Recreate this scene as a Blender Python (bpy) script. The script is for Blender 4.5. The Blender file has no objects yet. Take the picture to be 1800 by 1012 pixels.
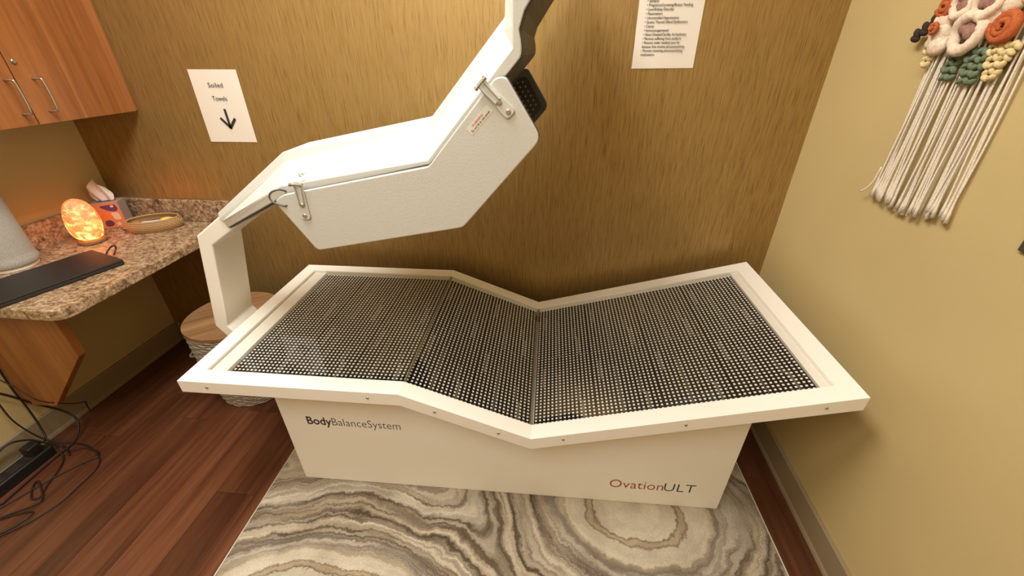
import bpy, bmesh, math, random
from mathutils import Vector, Matrix

random.seed(7)
SC = bpy.context.scene
COL = SC.collection

# ------------------------------------------------------------------ camera, world, lights
CAM_H = 1.448
def make_camera():
    p, y, r = 0.525, -0.1111, 0.0063          # pitch down, yaw, roll
    fwd = Vector((math.sin(y)*math.cos(p), math.cos(y)*math.cos(p), -math.sin(p)))
    rgt = Vector((math.cos(y), -math.sin(y), 0))
    dwn = fwd.cross(rgt)
    c, s = math.cos(r), math.sin(r)
    R = c*rgt + s*dwn
    D = -s*rgt + c*dwn
    m = Matrix((( R.x, -D.x, -fwd.x, 0), (R.y, -D.y, -fwd.y, 0), (R.z, -D.z, -fwd.z, CAM_H), (0, 0, 0, 1)))
    cam = bpy.data.cameras.new('camera')
    cam.sensor_width = 36.0
    cam.lens = 720.99/1800*36.0
    cam.clip_start = 0.02
    o = bpy.data.objects.new('camera', cam)
    o.matrix_world = m
    COL.objects.link(o)
    SC.camera = o
make_camera()

w = bpy.data.worlds.new('world'); SC.world = w
w.use_nodes = True
w.node_tree.nodes['Background'].inputs[0].default_value = (1.0, 0.93, 0.82, 1)
w.node_tree.nodes['Background'].inputs[1].default_value = 0.05

def area(name, loc, sx, sy, power, col=(1.0, 0.955, 0.88), rot=(0, 0, 0)):
    l = bpy.data.lights.new(name, 'AREA'); l.shape = 'RECTANGLE'
    l.size = sx; l.size_y = sy; l.energy = power; l.color = col
    o = bpy.data.objects.new(name, l); o.location = loc; o.rotation_euler = rot
    COL.objects.link(o)
area('ceiling_lamp_bed', (-0.62, 0.85, 2.73), 0.6, 1.2, 32)
area('ceiling_lamp_door', (-0.62, -0.75, 2.73), 0.6, 1.2, 23)

SC.view_settings.view_transform = 'Standard'
SC.view_settings.look = 'None'
SC.view_settings.gamma = 1.0
SC.view_settings.use_curve_mapping = False
SC.view_settings.exposure = 0.78

# ------------------------------------------------------------------ helpers
def srgb(r, g, b):
    f = lambda c: (c/255/12.92) if c/255 <= 0.04045 else ((c/255+0.055)/1.055)**2.4
    return (f(r), f(g), f(b), 1.0)

class Mat:
    def __init__(self, name, color=(0.8, 0.8, 0.8, 1), rough=0.5, metal=0.0, spec=0.5):
        self.m = bpy.data.materials.new(name); self.m.use_nodes = True
        self.nt = self.m.node_tree
        self.b = self.nt.nodes['Principled BSDF']
        self.out = self.nt.nodes['Material Output']
        self.set(color=color, rough=rough, metal=metal)
        self.b.inputs['Specular IOR Level'].default_value = spec
    def set(self, color=None, rough=None, metal=None):
        if color is not None: self.b.inputs['Base Color'].default_value = color
        if rough is not None: self.b.inputs['Roughness'].default_value = rough
        if metal is not None: self.b.inputs['Metallic'].default_value = metal
    def n(self, typ, **kw):
        nd = self.nt.nodes.new(typ)
        for k, v in kw.items():
            if k.startswith('i_'):
                key = k[2:].replace('_', ' ')
                nd.inputs[key].default_value = v
            else:
                setattr(nd, k, v)
        return nd
    def link(self, a, b): self.nt.links.new(a, b)
    def math(self, op, a, b=None, c=None):
        nd = self.nt.nodes.new('ShaderNodeMath'); nd.operation = op
        for i, x in enumerate((a, b, c)):
            if x is None: continue
            if isinstance(x, (int, float)): nd.inputs[i].default_value = x
            else: self.link(x, nd.inputs[i])
        return nd.outputs[0]
    def coords(self, scale=(1, 1, 1), loc=(0, 0, 0), rot=(0, 0, 0), kind='Object'):
        t = self.n('ShaderNodeTexCoord'); mp = self.n('ShaderNodeMapping')
        self.link(t.outputs[kind], mp.inputs['Vector'])
        mp.inputs['Scale'].default_value = scale; mp.inputs['Location'].default_value = loc; mp.inputs['Rotation'].default_value = rot
        return mp.outputs[0]
    def noise(self, vec, scale, detail=3, rough=0.55, dist=0.0):
        nd = self.n('ShaderNodeTexNoise'); self.link(vec, nd.inputs['Vector'])
        nd.inputs['Scale'].default_value = scale; nd.inputs['Detail'].default_value = detail
        nd.inputs['Roughness'].default_value = rough; nd.inputs['Distortion'].default_value = dist
        return nd.outputs['Fac']
    def ramp(self, fac, stops, interp='LINEAR'):
        nd = self.n('ShaderNodeValToRGB'); self.link(fac, nd.inputs[0])
        cr = nd.color_ramp; cr.interpolation = interp
        while len(cr.elements) < len(stops): cr.elements.new(0.5)
        for e, (p, c) in zip(cr.elements, stops): e.position = p; e.color = c
        return nd.outputs[0]
    def mix(self, fac, a, b, mode='MIX'):
        nd = self.n('ShaderNodeMix', data_type='RGBA', blend_type=mode)
        if isinstance(fac, (int, float)): nd.inputs[0].default_value = fac
        else: self.link(fac, nd.inputs[0])
        for i, x in ((6, a), (7, b)):
            if isinstance(x, tuple): nd.inputs[i].default_value = x
            else: self.link(x, nd.inputs[i])
        return nd.outputs[2]
    def color(self, sock): self.link(sock, self.b.inputs['Base Color'])
    def bump(self, h, strength=0.2, dist=0.01):
        nd = self.n('ShaderNodeBump'); self.link(h, nd.inputs['Height'])
        nd.inputs['Strength'].default_value = strength; nd.inputs['Distance'].default_value = dist
        self.link(nd.outputs[0], self.b.inputs['Normal'])

class MB:
    """collects vertices and faces of one mesh"""
    def __init__(self): self.v = []; self.f = []
    def add(self, vs, fs):
        o = len(self.v); self.v += [tuple(p) for p in vs]; self.f += [tuple(i+o for i in q) for q in fs]; return self
    def box(self, x0, x1, y0, y1, z0, z1):
        vs = [(x, y, z) for x in (x0, x1) for y in (y0, y1) for z in (z0, z1)]
        return self.add(vs, [(0, 1, 3, 2), (4, 6, 7, 5), (0, 4, 5, 1), (2, 3, 7, 6), (0, 2, 6, 4), (1, 5, 7, 3)])
    def prism(self, poly, a0, a1, axis='v'):
        """polygon extruded: axis v -> poly is (x,z) along y; z -> poly (x,y) along z; x -> poly (y,z) along x"""
        mk = {'v': lambda p, a: (p[0], a, p[1]), 'z': lambda p, a: (p[0], p[1], a), 'x': lambda p, a: (a, p[0], p[1])}[axis]
        n = len(poly)
        vs = [mk(p, a0) for p in poly] + [mk(p, a1) for p in poly]
        fs = [tuple(range(n)), tuple(range(2*n-1, n-1, -1))] + [(i, i+n, (i+1) % n+n, (i+1) % n) for i in range(n)]
        return self.add(vs, fs)
    def lathe(self, prof, seg=24, c=(0, 0, 0), sx=1, sy=1):
        n = len(prof); vs = []; fs = []
        for k in range(seg):
            a = 2*math.pi*k/seg
            for r, z in prof: vs.append((c[0]+r*math.cos(a)*sx, c[1]+r*math.sin(a)*sy, c[2]+z))
        for k in range(seg):
            k2 = (k+1) % seg
            for i in range(n-1): fs.append((k*n+i, k2*n+i, k2*n+i+1, k*n+i+1))
        fs.append(tuple(k*n for k in range(seg))[::-1]); fs.append(tuple(k*n+n-1 for k in range(seg)))
        return self.add(vs, fs)
    def tube(self, pts, r, seg=8, smooth=0, closed=False, r_end=None):
        pts = [Vector(p) for p in pts]
        if smooth: pts = catmull(pts, smooth, closed)
        n = len(pts); vs = []; fs = []
        t0 = (pts[1]-pts[0]).normalized()
        up = Vector((0, 0, 1)) if abs(t0.z) < 0.9 else Vector((1, 0, 0))
        nrm = (up - t0*up.dot(t0)).normalized()
        for i in range(n):
            if closed: t = pts[(i+1) % n]-pts[i-1]
            else: t = pts[min(i+1, n-1)]-pts[max(i-1, 0)]
            if t.length < 1e-9: t = t0
            t = t.normalized()
            nrm = nrm - t*nrm.dot(t)
            nrm = nrm.normalized() if nrm.length > 1e-6 else t.orthogonal().normalized()
            bn = t.cross(nrm)
            rr = r[i] if isinstance(r, list) else (r if r_end is None else r+(r_end-r)*i/(n-1))
            for k in range(seg):
                a = 2*math.pi*k/seg
                vs.append(pts[i]+(nrm*math.cos(a)+bn*math.sin(a))*rr)
        m = n if closed else n-1
        for i in range(m):
            j = (i+1) % n
            for k in range(seg):
                k2 = (k+1) % seg
                fs.append((i*seg+k, i*seg+k2, j*seg+k2, j*seg+k))
        if not closed:
            fs.append(tuple(range(seg))[::-1]); fs.append(tuple(range((n-1)*seg, n*seg)))
        return self.add(vs, fs)
    def ball(self, c, rx, ry, rz, seg=10, rings=6, rot=None):
        vs = []; fs = []
        for i in range(rings+1):
            th = math.pi*i/rings
            for k in range(seg):
                a = 2*math.pi*k/seg
                p = Vector((rx*math.sin(th)*math.cos(a), ry*math.sin(th)*math.sin(a), rz*math.cos(th)))
                if rot: p = rot @ p
                vs.append(Vector(c)+p)
        for i in range(rings):
            for k in range(seg):
                k2 = (k+1) % seg
                fs.append((i*seg+k, (i+1)*seg+k, (i+1)*seg+k2, i*seg+k2))
        return self.add(vs, fs)
    def mesh(self, name):
        me = bpy.data.meshes.new(name); me.from_pydata(self.v, [], self.f)
        bm = bmesh.new(); bm.from_mesh(me)
        bmesh.ops.remove_doubles(bm, verts=bm.verts, dist=1e-6)
        bmesh.ops.recalc_face_normals(bm, faces=bm.faces)
        bm.to_mesh(me); bm.free(); me.update()
        return me
    def build(self, name, mat, parent=None, bevel=0, smooth=False, seg=2, angle=40):
        return obj(name, self.mesh(name), mat, parent, bevel, smooth, seg, angle)

def obj(name, me, mat, parent=None, bevel=0, smooth=False, seg=2, angle=40):
    o = bpy.data.objects.new(name, me)
    if mat is not None and len(me.materials) == 0: me.materials.append(mat.m if isinstance(mat, Mat) else mat)
    COL.objects.link(o)
    if parent is not None: o.parent = parent
    if bevel:
        md = o.modifiers.new('bevel', 'BEVEL'); md.width = bevel; md.segments = seg; md.limit_method = 'ANGLE'; md.angle_limit = math.radians(angle)
    if smooth or bevel:
        for p in me.polygons: p.use_smooth = bool(smooth)
    return o

def catmull(P, k, closed=False):
    n = len(P); out = []
    rng = range(n) if closed else range(n-1)
    for i in rng:
        p0 = P[i-1] if (closed or i > 0) else P[0]*2-P[1]
        p1 = P[i]; p2 = P[(i+1) % n]
        p3 = P[(i+2) % n] if (closed or i+2 < n) else p2*2-p1
        for j in range(k):
            t = j/k
            out.append(0.5*((2*p1)+(p2-p0)*t+(2*p0-5*p1+4*p2-p3)*t*t+(3*p1-p0-3*p2+p3)*t**3))
    if not closed: out.append(P[-1])
    return out

def round_poly(P, r, seg=5):
    out = []
    n = len(P)
    for i in range(n):
        p = Vector(P[i]).to_2d() if len(P[i]) > 2 else Vector(P[i])
        a = Vector(P[i-1])-p; b = Vector(P[(i+1) % n])-p
        rr = r[i] if isinstance(r, (list, tuple)) else r
        if rr <= 0: out.append(tuple(p)); continue
        d = min(rr, a.length*0.45, b.length*0.45)
        q0 = p+a.normalized()*d; q1 = p+b.normalized()*d
        for k in range(seg+1):
            t = k/seg
            out.append(tuple(q0*(1-t)**2+p*2*t*(1-t)+q1*t*t))
    return out

def tag(o, label=None, cat=None, group=None, kind=None):
    if label: o['label'] = label
    if cat: o['category'] = cat
    if group: o['group'] = group
    if kind: o['kind'] = kind
    return o

def empty(name, loc=(0, 0, 0), rz=0):
    o = bpy.data.objects.new(name, None); o.location = loc; o.rotation_euler = (0, 0, rz); o.empty_display_size = 0.05
    COL.objects.link(o); return o

def text_mesh(name, body, size, mat, parent, M, width=None, bold=0.0, depth=0.0004, shear=0.0, align='LEFT'):
    """lettering mesh; text lies in its xy plane and is placed by matrix M"""
    cu = bpy.data.curves.new(name, 'FONT'); cu.body = body; cu.size = size; cu.offset = bold; cu.extrude = depth; cu.shear = shear
    cu.align_x = align; cu.resolution_u = 3
    t = bpy.data.objects.new(name, cu); COL.objects.link(t)
    dg = bpy.context.evaluated_depsgraph_get(); dg.update()
    me = bpy.data.meshes.new_from_object(t.evaluated_get(dg))
    bpy.data.objects.remove(t); bpy.data.curves.remove(cu)
    xs = [v.co.x for v in me.vertices]
    if width and xs:
        s = width/(max(xs)-min(xs)); x0 = min(xs)
        for v in me.vertices: v.co.x = (v.co.x-x0)*s
    me.transform(M)
    me.name = name; me.materials.clear()
    o = obj(name, me, mat, parent)
    o['kind'] = 'thing' if False else 'stuff'
    del o['kind']
    return o

# ------------------------------------------------------------------ materials
def mat_wallpaper():
    m = Mat('wallpaper_bronze', rough=0.42, metal=0.62)
    m.b.inputs['Coat Weight'].default_value = 0.35; m.b.inputs['Coat Roughness'].default_value = 0.5
    c = m.coords((1, 1, 1))
    st = m.noise(m.coords((310, 310, 12.0)), 1.0, 3, 0.65)
    st2 = m.noise(m.coords((120, 120, 3.0), loc=(3, 3, 1)), 1.0, 3, 0.6)
    bl = m.noise(c, 2.2, 3)
    cl = m.ramp(st, [(0.34, srgb(112, 84, 40)), (0.45, srgb(167, 137, 80)), (0.7, srgb(193, 163, 106))])
    cl2 = m.ramp(st2, [(0.3, srgb(146, 115, 65)), (0.65, srgb(181, 150, 93))])
    x = m.mix(0.3, cl, cl2)
    y = m.ramp(bl, [(0.3, srgb(157, 124, 68)), (0.7, srgb(177, 146, 89))])
    m.color(m.mix(0.2, x, y))
    m.bump(st, 0.3, 0.0015)
    rr = m.ramp(st, [(0.3, (0.55,)*3+(1,)), (0.7, (0.36,)*3+(1,))]); m.link(rr, m.b.inputs['Roughness'])
    return m
def mat_paint(name, col, rough=0.55):
    m = Mat(name, srgb(*col), rough)
    h = m.noise(m.coords(), 260, 2)
    b = m.noise(m.coords(), 1.7, 2)
    m.color(m.ramp(b, [(0.3, srgb(*[c*0.97 for c in col])), (0.7, srgb(*[min(255, c*1.02) for c in col]))]))
    m.bump(h, 0.12, 0.001); return m
def mat_wood(name, dark, mid, light, grain='Z', scale=1.0, rough=0.4, rnd=False):
    m = Mat(name, rough=rough)
    lo, hi = 3.0*scale, 55*scale
    s = {'Z': (hi, hi, lo), 'Y': (hi, lo, hi), 'X': (lo, hi, hi)}[grain]
    v = m.coords(s)
    if rnd:
        oi = m.n('ShaderNodeObjectInfo'); add = m.n('ShaderNodeVectorMath', operation='ADD')
        cmb = m.n('ShaderNodeCombineXYZ')
        for i in range(3): m.link(m.math('MULTIPLY', oi.outputs['Random'], 37.0+11*i), cmb.inputs[i])
        m.link(v, add.inputs[0]); m.link(cmb.outputs[0], add.inputs[1]); v = add.outputs[0]
    g = m.noise(v, 0.35, 5, 0.62, 0.6)
    g2 = m.noise(v, 1.6, 3, 0.6)
    x = m.ramp(g, [(0.3, srgb(*dark)), (0.5, srgb(*mid)), (0.72, srgb(*light))])
    x = m.mix(0.25, x, m.ramp(g2, [(0.35, srgb(*dark)), (0.65, srgb(*light))]))
    if rnd:
        k = m.ramp(oi.outputs['Random'], [(0, (0.84, 0.83, 0.82, 1)), (1, (1.08, 1.07, 1.06, 1))])
        x = m.mix(1.0, x, k, 'MULTIPLY')
    m.color(x); m.bump(g2, 0.06, 0.001); return m
def mat_granite():
    m = Mat('granite_laminate', rough=0.3)
    c = m.coords((1, 1, 1))
    a = m.noise(c, 80, 5, 0.72); b = m.noise(c, 34, 4, 0.65, 0.5); d = m.noise(c, 130, 3, 0.6)
    x = m.ramp(a, [(0.38, srgb(58, 36, 26)), (0.47, srgb(128, 98, 74)), (0.55, srgb(184, 158, 124)), (0.66, srgb(220, 204, 174))])
    y = m.ramp(b, [(0.36, srgb(84, 54, 40)), (0.5, srgb(168, 136, 104)), (0.64, srgb(214, 194, 160))])
    x = m.mix(0.45, x, y)
    z = m.ramp(d, [(0.33, (0.25, 0.2, 0.16, 1)), (0.43, (1, 1, 1, 1))])
    m.color(m.mix(0.8, x, z, 'MULTIPLY')); return m
def mat_white(name, col=(243, 240, 230), rough=0.38, bumpy=0.0):
    m = Mat(name, srgb(*col), rough)
    if bumpy: m.bump(m.noise(m.coords(), 190, 3), bumpy, 0.0015)
    return m
def mat_rug():
    m = Mat('rug_agate', rough=0.95, spec=0.1)
    c = m.coords()
    nw = m.n('ShaderNodeTexNoise'); m.link(c, nw.inputs['Vector']); nw.inputs['Scale'].default_value = 2.6; nw.inputs['Detail'].default_value = 2
    nf = m.n('ShaderNodeTexNoise'); m.link(c, nf.inputs['Vector']); nf.inputs['Scale'].default_value = 13; nf.inputs['Detail'].default_value = 7; nf.inputs['Roughness'].default_value = 0.7
    def vm(op, a, b):
        nd = m.n('ShaderNodeVectorMath', operation=op)
        for i, x in ((0, a), (1, b)):
            if isinstance(x, tuple): nd.inputs[i].default_value = x
            else: m.link(x, nd.inputs[i])
        return nd.outputs[0]
    wv = vm('MULTIPLY', vm('SUBTRACT', nw.outputs['Color'], (0.5, 0.5, 0.5)), (0.16, 0.15, 0))
    fv = vm('MULTIPLY', vm('SUBTRACT', nf.outputs['Color'], (0.5, 0.5, 0.5)), (0.07, 0.07, 0))
    p = vm('ADD', vm('ADD', c, wv), fv)
    def dist(cx, cy, sx, sy):
        q = vm('MULTIPLY', vm('SUBTRACT', p, (cx, cy, 0)), (1/sx, 1/sy, 0))
        nd = m.n('ShaderNodeVectorMath', operation='LENGTH'); m.link(q, nd.inputs[0]); return nd.outputs['Value']
    d1 = m.math('SUBTRACT', dist(-0.68, 0.36, 0.95, 0.72), 0.16)
    d2 = m.math('ADD', dist(0.33, 0.92, 1.05, 0.8), 0.05)
    d3 = m.math('ADD', dist(-0.75, 1.62, 1.0, 0.8), 0.02)
    f = m.n('ShaderNodeMath', operation='SMOOTH_MIN'); m.link(d1, f.inputs[0]); m.link(d2, f.inputs[1]); f.inputs[2].default_value = 0.10
    f = m.math('SMOOTH_MIN', f.outputs[0], d3, 0.08)
    C = dict(cr=srgb(208, 199, 180), li=srgb(226, 220, 204), tan=srgb(182, 166, 140), gr=srgb(152, 143, 131), br=srgb(106, 93, 76), dk=srgb(82, 69, 55))
    st = [(0, 'tan'), (.08, 'cr'), (.198, 'cr'), (.203, 'br'), (.208, 'tan'), (.222, 'tan'), (.228, 'br'), (.233, 'cr'), (.29, 'cr'), (.305, 'tan'), (.32, 'gr'), (.37, 'gr'), (.39, 'br'), (.415, 'dk'), (.425, 'tan'), (.455, 'cr'), (.465, 'br'), (.50, 'dk'),
          (.51, 'tan'), (.545, 'br'), (.585, 'br'), (.595, 'li'), (.63, 'li'), (.64, 'br'), (.65, 'cr'), (.70, 'gr'), (.74, 'tan'), (.80, 'cr'), (.82, 'br'), (.87, 'gr'), (1, 'tan')]
    x = m.ramp(f, [(a, C[k]) for a, k in st])
    sx = m.n('ShaderNodeSeparateXYZ'); m.link(p, sx.inputs[0])
    cb = m.n('ShaderNodeCombineXYZ'); m.link(m.math('MULTIPLY', f, 52.0), cb.inputs[0]); m.link(m.math('MULTIPLY', sx.outputs[0], 2.2), cb.inputs[1]); m.link(m.math('MULTIPLY', sx.outputs[1], 2.2), cb.inputs[2])
    bn = m.noise(cb.outputs[0], 0.75, 4, 0.65)
    bands = m.ramp(bn, [(0.34, C['dk']), (0.42, C['br']), (0.47, C['gr']), (0.51, C['tan']), (0.56, C['cr']), (0.66, C['li'])])
    zone = m.ramp(f, [(0.26, (0.10,)*3+(1,)), (0.36, (0.50,)*3+(1,))])
    x = m.mix(zone, x, bands)
    sp = m.noise(m.coords((1, 1, 1)), 320, 3, 0.7)
    k = m.ramp(sp, [(0.3, (0.72, 0.71, 0.7, 1)), (0.65, (1.08, 1.08, 1.08, 1))])
    bl = m.noise(c, 9, 3)
    k2 = m.ramp(bl, [(0.35, (0.84, 0.82, 0.8, 1)), (0.6, (1.05, 1.05, 1.05, 1))])
    x = m.mix(1.0, m.mix(1.0, x, k, 'MULTIPLY'), k2, 'MULTIPLY')
    m.color(x)
    m.bump(m.math('ADD', sp, m.math('MULTIPLY', bl, 1.5)), 0.6, 0.004)
    return m

M_WALLP = mat_wallpaper()
M_PAINT = mat_paint('wall_paint_khaki', (202, 181, 129), 0.5)
M_CEIL = mat_paint('ceiling_white', (235, 230, 218), 0.8)
M_BASEB = mat_paint('baseboard_taupe', (150, 134, 104), 0.45)
M_CAB = mat_wood('cherry_veneer', (118, 68, 32), (144, 88, 46), (168, 110, 64), 'Z', 0.8, 0.34)
M_BRACK = mat_wood('cherry_bracket', (128, 78, 34), (150, 96, 46), (170, 114, 58), 'Z', 0.8, 0.42)
M_FLOOR = mat_wood('plank_floor', (60, 32, 20), (95, 55, 35), (124, 80, 54), 'Y', 0.55, 0.33, True)
M_SUB = Mat('floor_joint_dark', srgb(40, 20, 12), 0.8)
M_GRAN = mat_granite()
M_WHITE = mat_white('white_powder_coat', (246, 243, 235), 0.4)
M_SHELL = mat_white('white_textured_shell', (204, 204, 198), 0.6, 0.25)
M_RUG = mat_rug()
M_RUGE = Mat('rug_binding', srgb(206, 198, 180), 0.9)
M_DARK = Mat('charcoal_liner', srgb(72, 75, 75), 0.5)
M_DARKW = Mat('charcoal_window', srgb(40, 41, 42), 0.3)
M_PCB = Mat('black_circuit_board', srgb(14, 11, 9), 0.6, spec=0.2)
M_LED = Mat('white_led', srgb(250, 250, 248), 0.4)
M_LEDG = Mat('dim_led', srgb(128, 128, 124), 0.6)
M_LEDD = Mat('faint_led', srgb(112, 112, 108), 0.6)
M_TRACE = Mat('solder_trace', srgb(150, 142, 130), 0.4)
M_METAL = Mat('brushed_steel', srgb(190, 188, 182), 0.28, 1.0)
M_SCREW = Mat('screw_steel', srgb(196, 192, 184), 0.42, 1.0)
M_PAPER = Mat('paper', srgb(236, 228, 216), 0.8, spec=0.2)
M_INK = Mat('ink_dark', srgb(48, 44, 40), 0.7)
M_INKL = Mat('ink_brown', srgb(70, 56, 40), 0.6)
M_RED = Mat('ink_red', srgb(150, 46, 30), 0.6)
M_WRED = Mat('ink_warning', srgb(196, 70, 80), 0.6)
M_BLACK = Mat('black_plastic', srgb(26, 24, 23), 0.45)
M_LAP = Mat('black_laptop_shell', srgb(38, 35, 34), 0.5)
M_LABEL = Mat('label_film', srgb(222, 218, 208), 0.35)

def mat_pane():
    m = Mat('clear_acrylic')
    nt = m.nt; nt.nodes.remove(m.b)
    tr = m.n('ShaderNodeBsdfTransparent'); tr.inputs[0].default_value = (0.97, 0.97, 0.96, 1)
    gl = m.n('ShaderNodeBsdfGlossy'); gl.inputs['Roughness'].default_value = 0.02; gl.inputs[0].default_value = (1, 1, 1, 1)
    fr = m.n('ShaderNodeFresnel'); fr.inputs[0].default_value = 1.49
    mx = m.n('ShaderNodeMixShader'); ge = m.n('ShaderNodeNewGeometry')
    m.link(m.math('MULTIPLY', fr.outputs[0], m.math('SUBTRACT', 1.0, ge.outputs['Backfacing'])), mx.inputs[0]); m.link(tr.outputs[0], mx.inputs[1]); m.link(gl.outputs[0], mx.inputs[2])
    m.link(mx.outputs[0], m.out.inputs[0]); return m
M_PANE = mat_pane()

# ------------------------------------------------------------------ room
XL, XR, YB, YF, ZC = -2.1405, 0.9178, 1.72, -1.9, 2.75
def struct(o): o['kind'] = 'structure'; return o
struct(MB().box(XL-0.1, XR+0.1, YB, YB+0.1, -0.1, ZC).build('wall_back', M_WALLP))
struct(MB().box(XL-0.1, XL, YF, YB, -0.1, ZC).build('wall_left', M_PAINT))
struct(MB().box(XR, XR+0.1, YF, YB, -0.1, ZC).build('wall_right', M_PAINT))
struct(MB().box(XL-0.1, XR+0.1, YF-0.1, YF, -0.1, ZC).build('wall_front', M_PAINT))
struct(MB().box(XL-0.1, XR+0.1, YF-0.1, YB+0.1, ZC, ZC+0.1).build('ceiling', M_CEIL))
floor = struct(MB().box(XL-0.1, XR+0.1, YF-0.1, YB+0.1, -0.1, -0.004).build('floor', M_SUB))
BBH, BBT = 0.112, 0.011
bbp = [(0, 0), (0.017, 0), (0.015, 0.010), (BBT, 0.018), (BBT, BBH-0.006), (0.006, BBH), (0, BBH)]
struct(MB().prism([(XR-a, b) for a, b in bbp], YF, YB, 'v').build('baseboard_right', M_BASEB))
struct(MB().prism([(XL+a, b) for a, b in bbp], YF, YB, 'v').build('baseboard_left', M_BASEB))
struct(MB().prism([(YB-a, b) for a, b in bbp], XL+0.017, XR-0.017, 'x').build('baseboard_back', M_BASEB))

# floor planks, each its own piece
PW = 0.152; gap = 0.0012
x = XL; col = 0
while x < XR-0.001:
    x1 = min(x+PW, XR)
    y = YF-0.4-random.random()*0.9
    while y < YB:
        y1 = y+1.22
        a, b = max(y, YF), min(y1, YB)
        if b-a > 0.02:
            dz = random.uniform(-0.0003, 0.0)
            p = MB().box(x+gap/2, x1-gap/2, a+gap/2, b-gap/2, -0.008, dz).build('plank', M_FLOOR, floor)
        y = y1
    x = x1; col += 1

# ------------------------------------------------------------------ rug
rug = empty('area_rug', (-0.132, 1.13, 0.0), math.radians(1.9))
tag(rug, 'cream and brown marbled agate-pattern area rug under the white bed', 'rug')
RW, RH = 0.905, 0.548
rp = MB().box(-RW, RW, -RH, RH, 0.0005, 0.010).build('pile', M_RUG, rug, bevel=0.003)
# pattern is laid out in the rug's own coordinates
for nd in M_RUG.nt.nodes:
    if nd.type == 'MAPPING' and tuple(nd.inputs['Scale'].default_value) == (1, 1, 1):
        nd.inputs['Location'].default_value = (-0.132, 1.13, 0.0)
MB().box(-RW-0.004, RW+0.004, -RH-0.004, -RH, 0.0005, 0.009).box(-RW-0.004, RW+0.004, RH, RH+0.004, 0.0005, 0.009)\
    .box(-RW-0.004, -RW, -RH, RH, 0.0005, 0.009).box(RW, RW+0.004, -RH, RH, 0.0005, 0.009).build('binding', M_RUGE, rug)

# ------------------------------------------------------------------ light therapy bed
PHI = math.radians(1.2)
bed = empty('light_therapy_bed', (-0.9145, 0.8227, 0.0), PHI)
tag(bed, 'large white light therapy bed with black LED panels and raised hinged canopy', 'therapy bed')
PROF = [(-0.200, 0.588), (0.486, 0.586), (0.875, 0.435), (1.738, 0.676)]
W = 0.78; TH = 0.044
# base box follows the frame underneath
MB().prism([(0.0, 0.0105), (1.55, 0.0105), (1.55, 0.580), (0.875, 0.3915), (0.486, 0.5420), (0.0, 0.5435)], 0.10, 0.68).build('base', M_WHITE, bed, bevel=0.003)
band = PROF + [(u, z-TH) for u, z in reversed(PROF)]
fr = MB()
fr.prism(band, 0.0, 0.055).prism(band, 0.727, W)
fr.prism([(-0.2, 0.588), (-0.147, 0.5878), (-0.147, 0.5438), (-0.2, 0.544)], 0.055, 0.727)
fr.prism([(1.687, 0.6618), (1.738, 0.676), (1.738, 0.632), (1.687, 0.6178)], 0.055, 0.727)
fr.build('frame', M_WHITE, bed, bevel=0.003)
# screws on the front face of the frame
def screw_mesh():
    mb = MB().lathe([(0.0045, 0), (0.0045, 0.0012), (0.0034, 0.0024), (0.0018, 0.0026), (0.0016, 0.0014), (0.0001, 0.0014)], 12)
    return mb.mesh('screw')
SM = screw_mesh(); SM.materials.append(M_SCREW.m)
def screw(parent, loc, rot, s=1.0):
    o = bpy.data.objects.new('screw', SM); COL.objects.link(o); o.parent = parent; o.location = loc; o.rotation_euler = rot; o.scale = (s, s, s); return o
FRONT = (math.radians(90), 0, 0)
for u, z in ((-0.111, 0.568), (0.392, 0.566), (0.589, 0.525), (0.777, 0.452), (0.971, 0.444), (1.308, 0.537), (1.648, 0.632)):
    screw(bed, (u, 0.0, z), FRONT)

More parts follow.
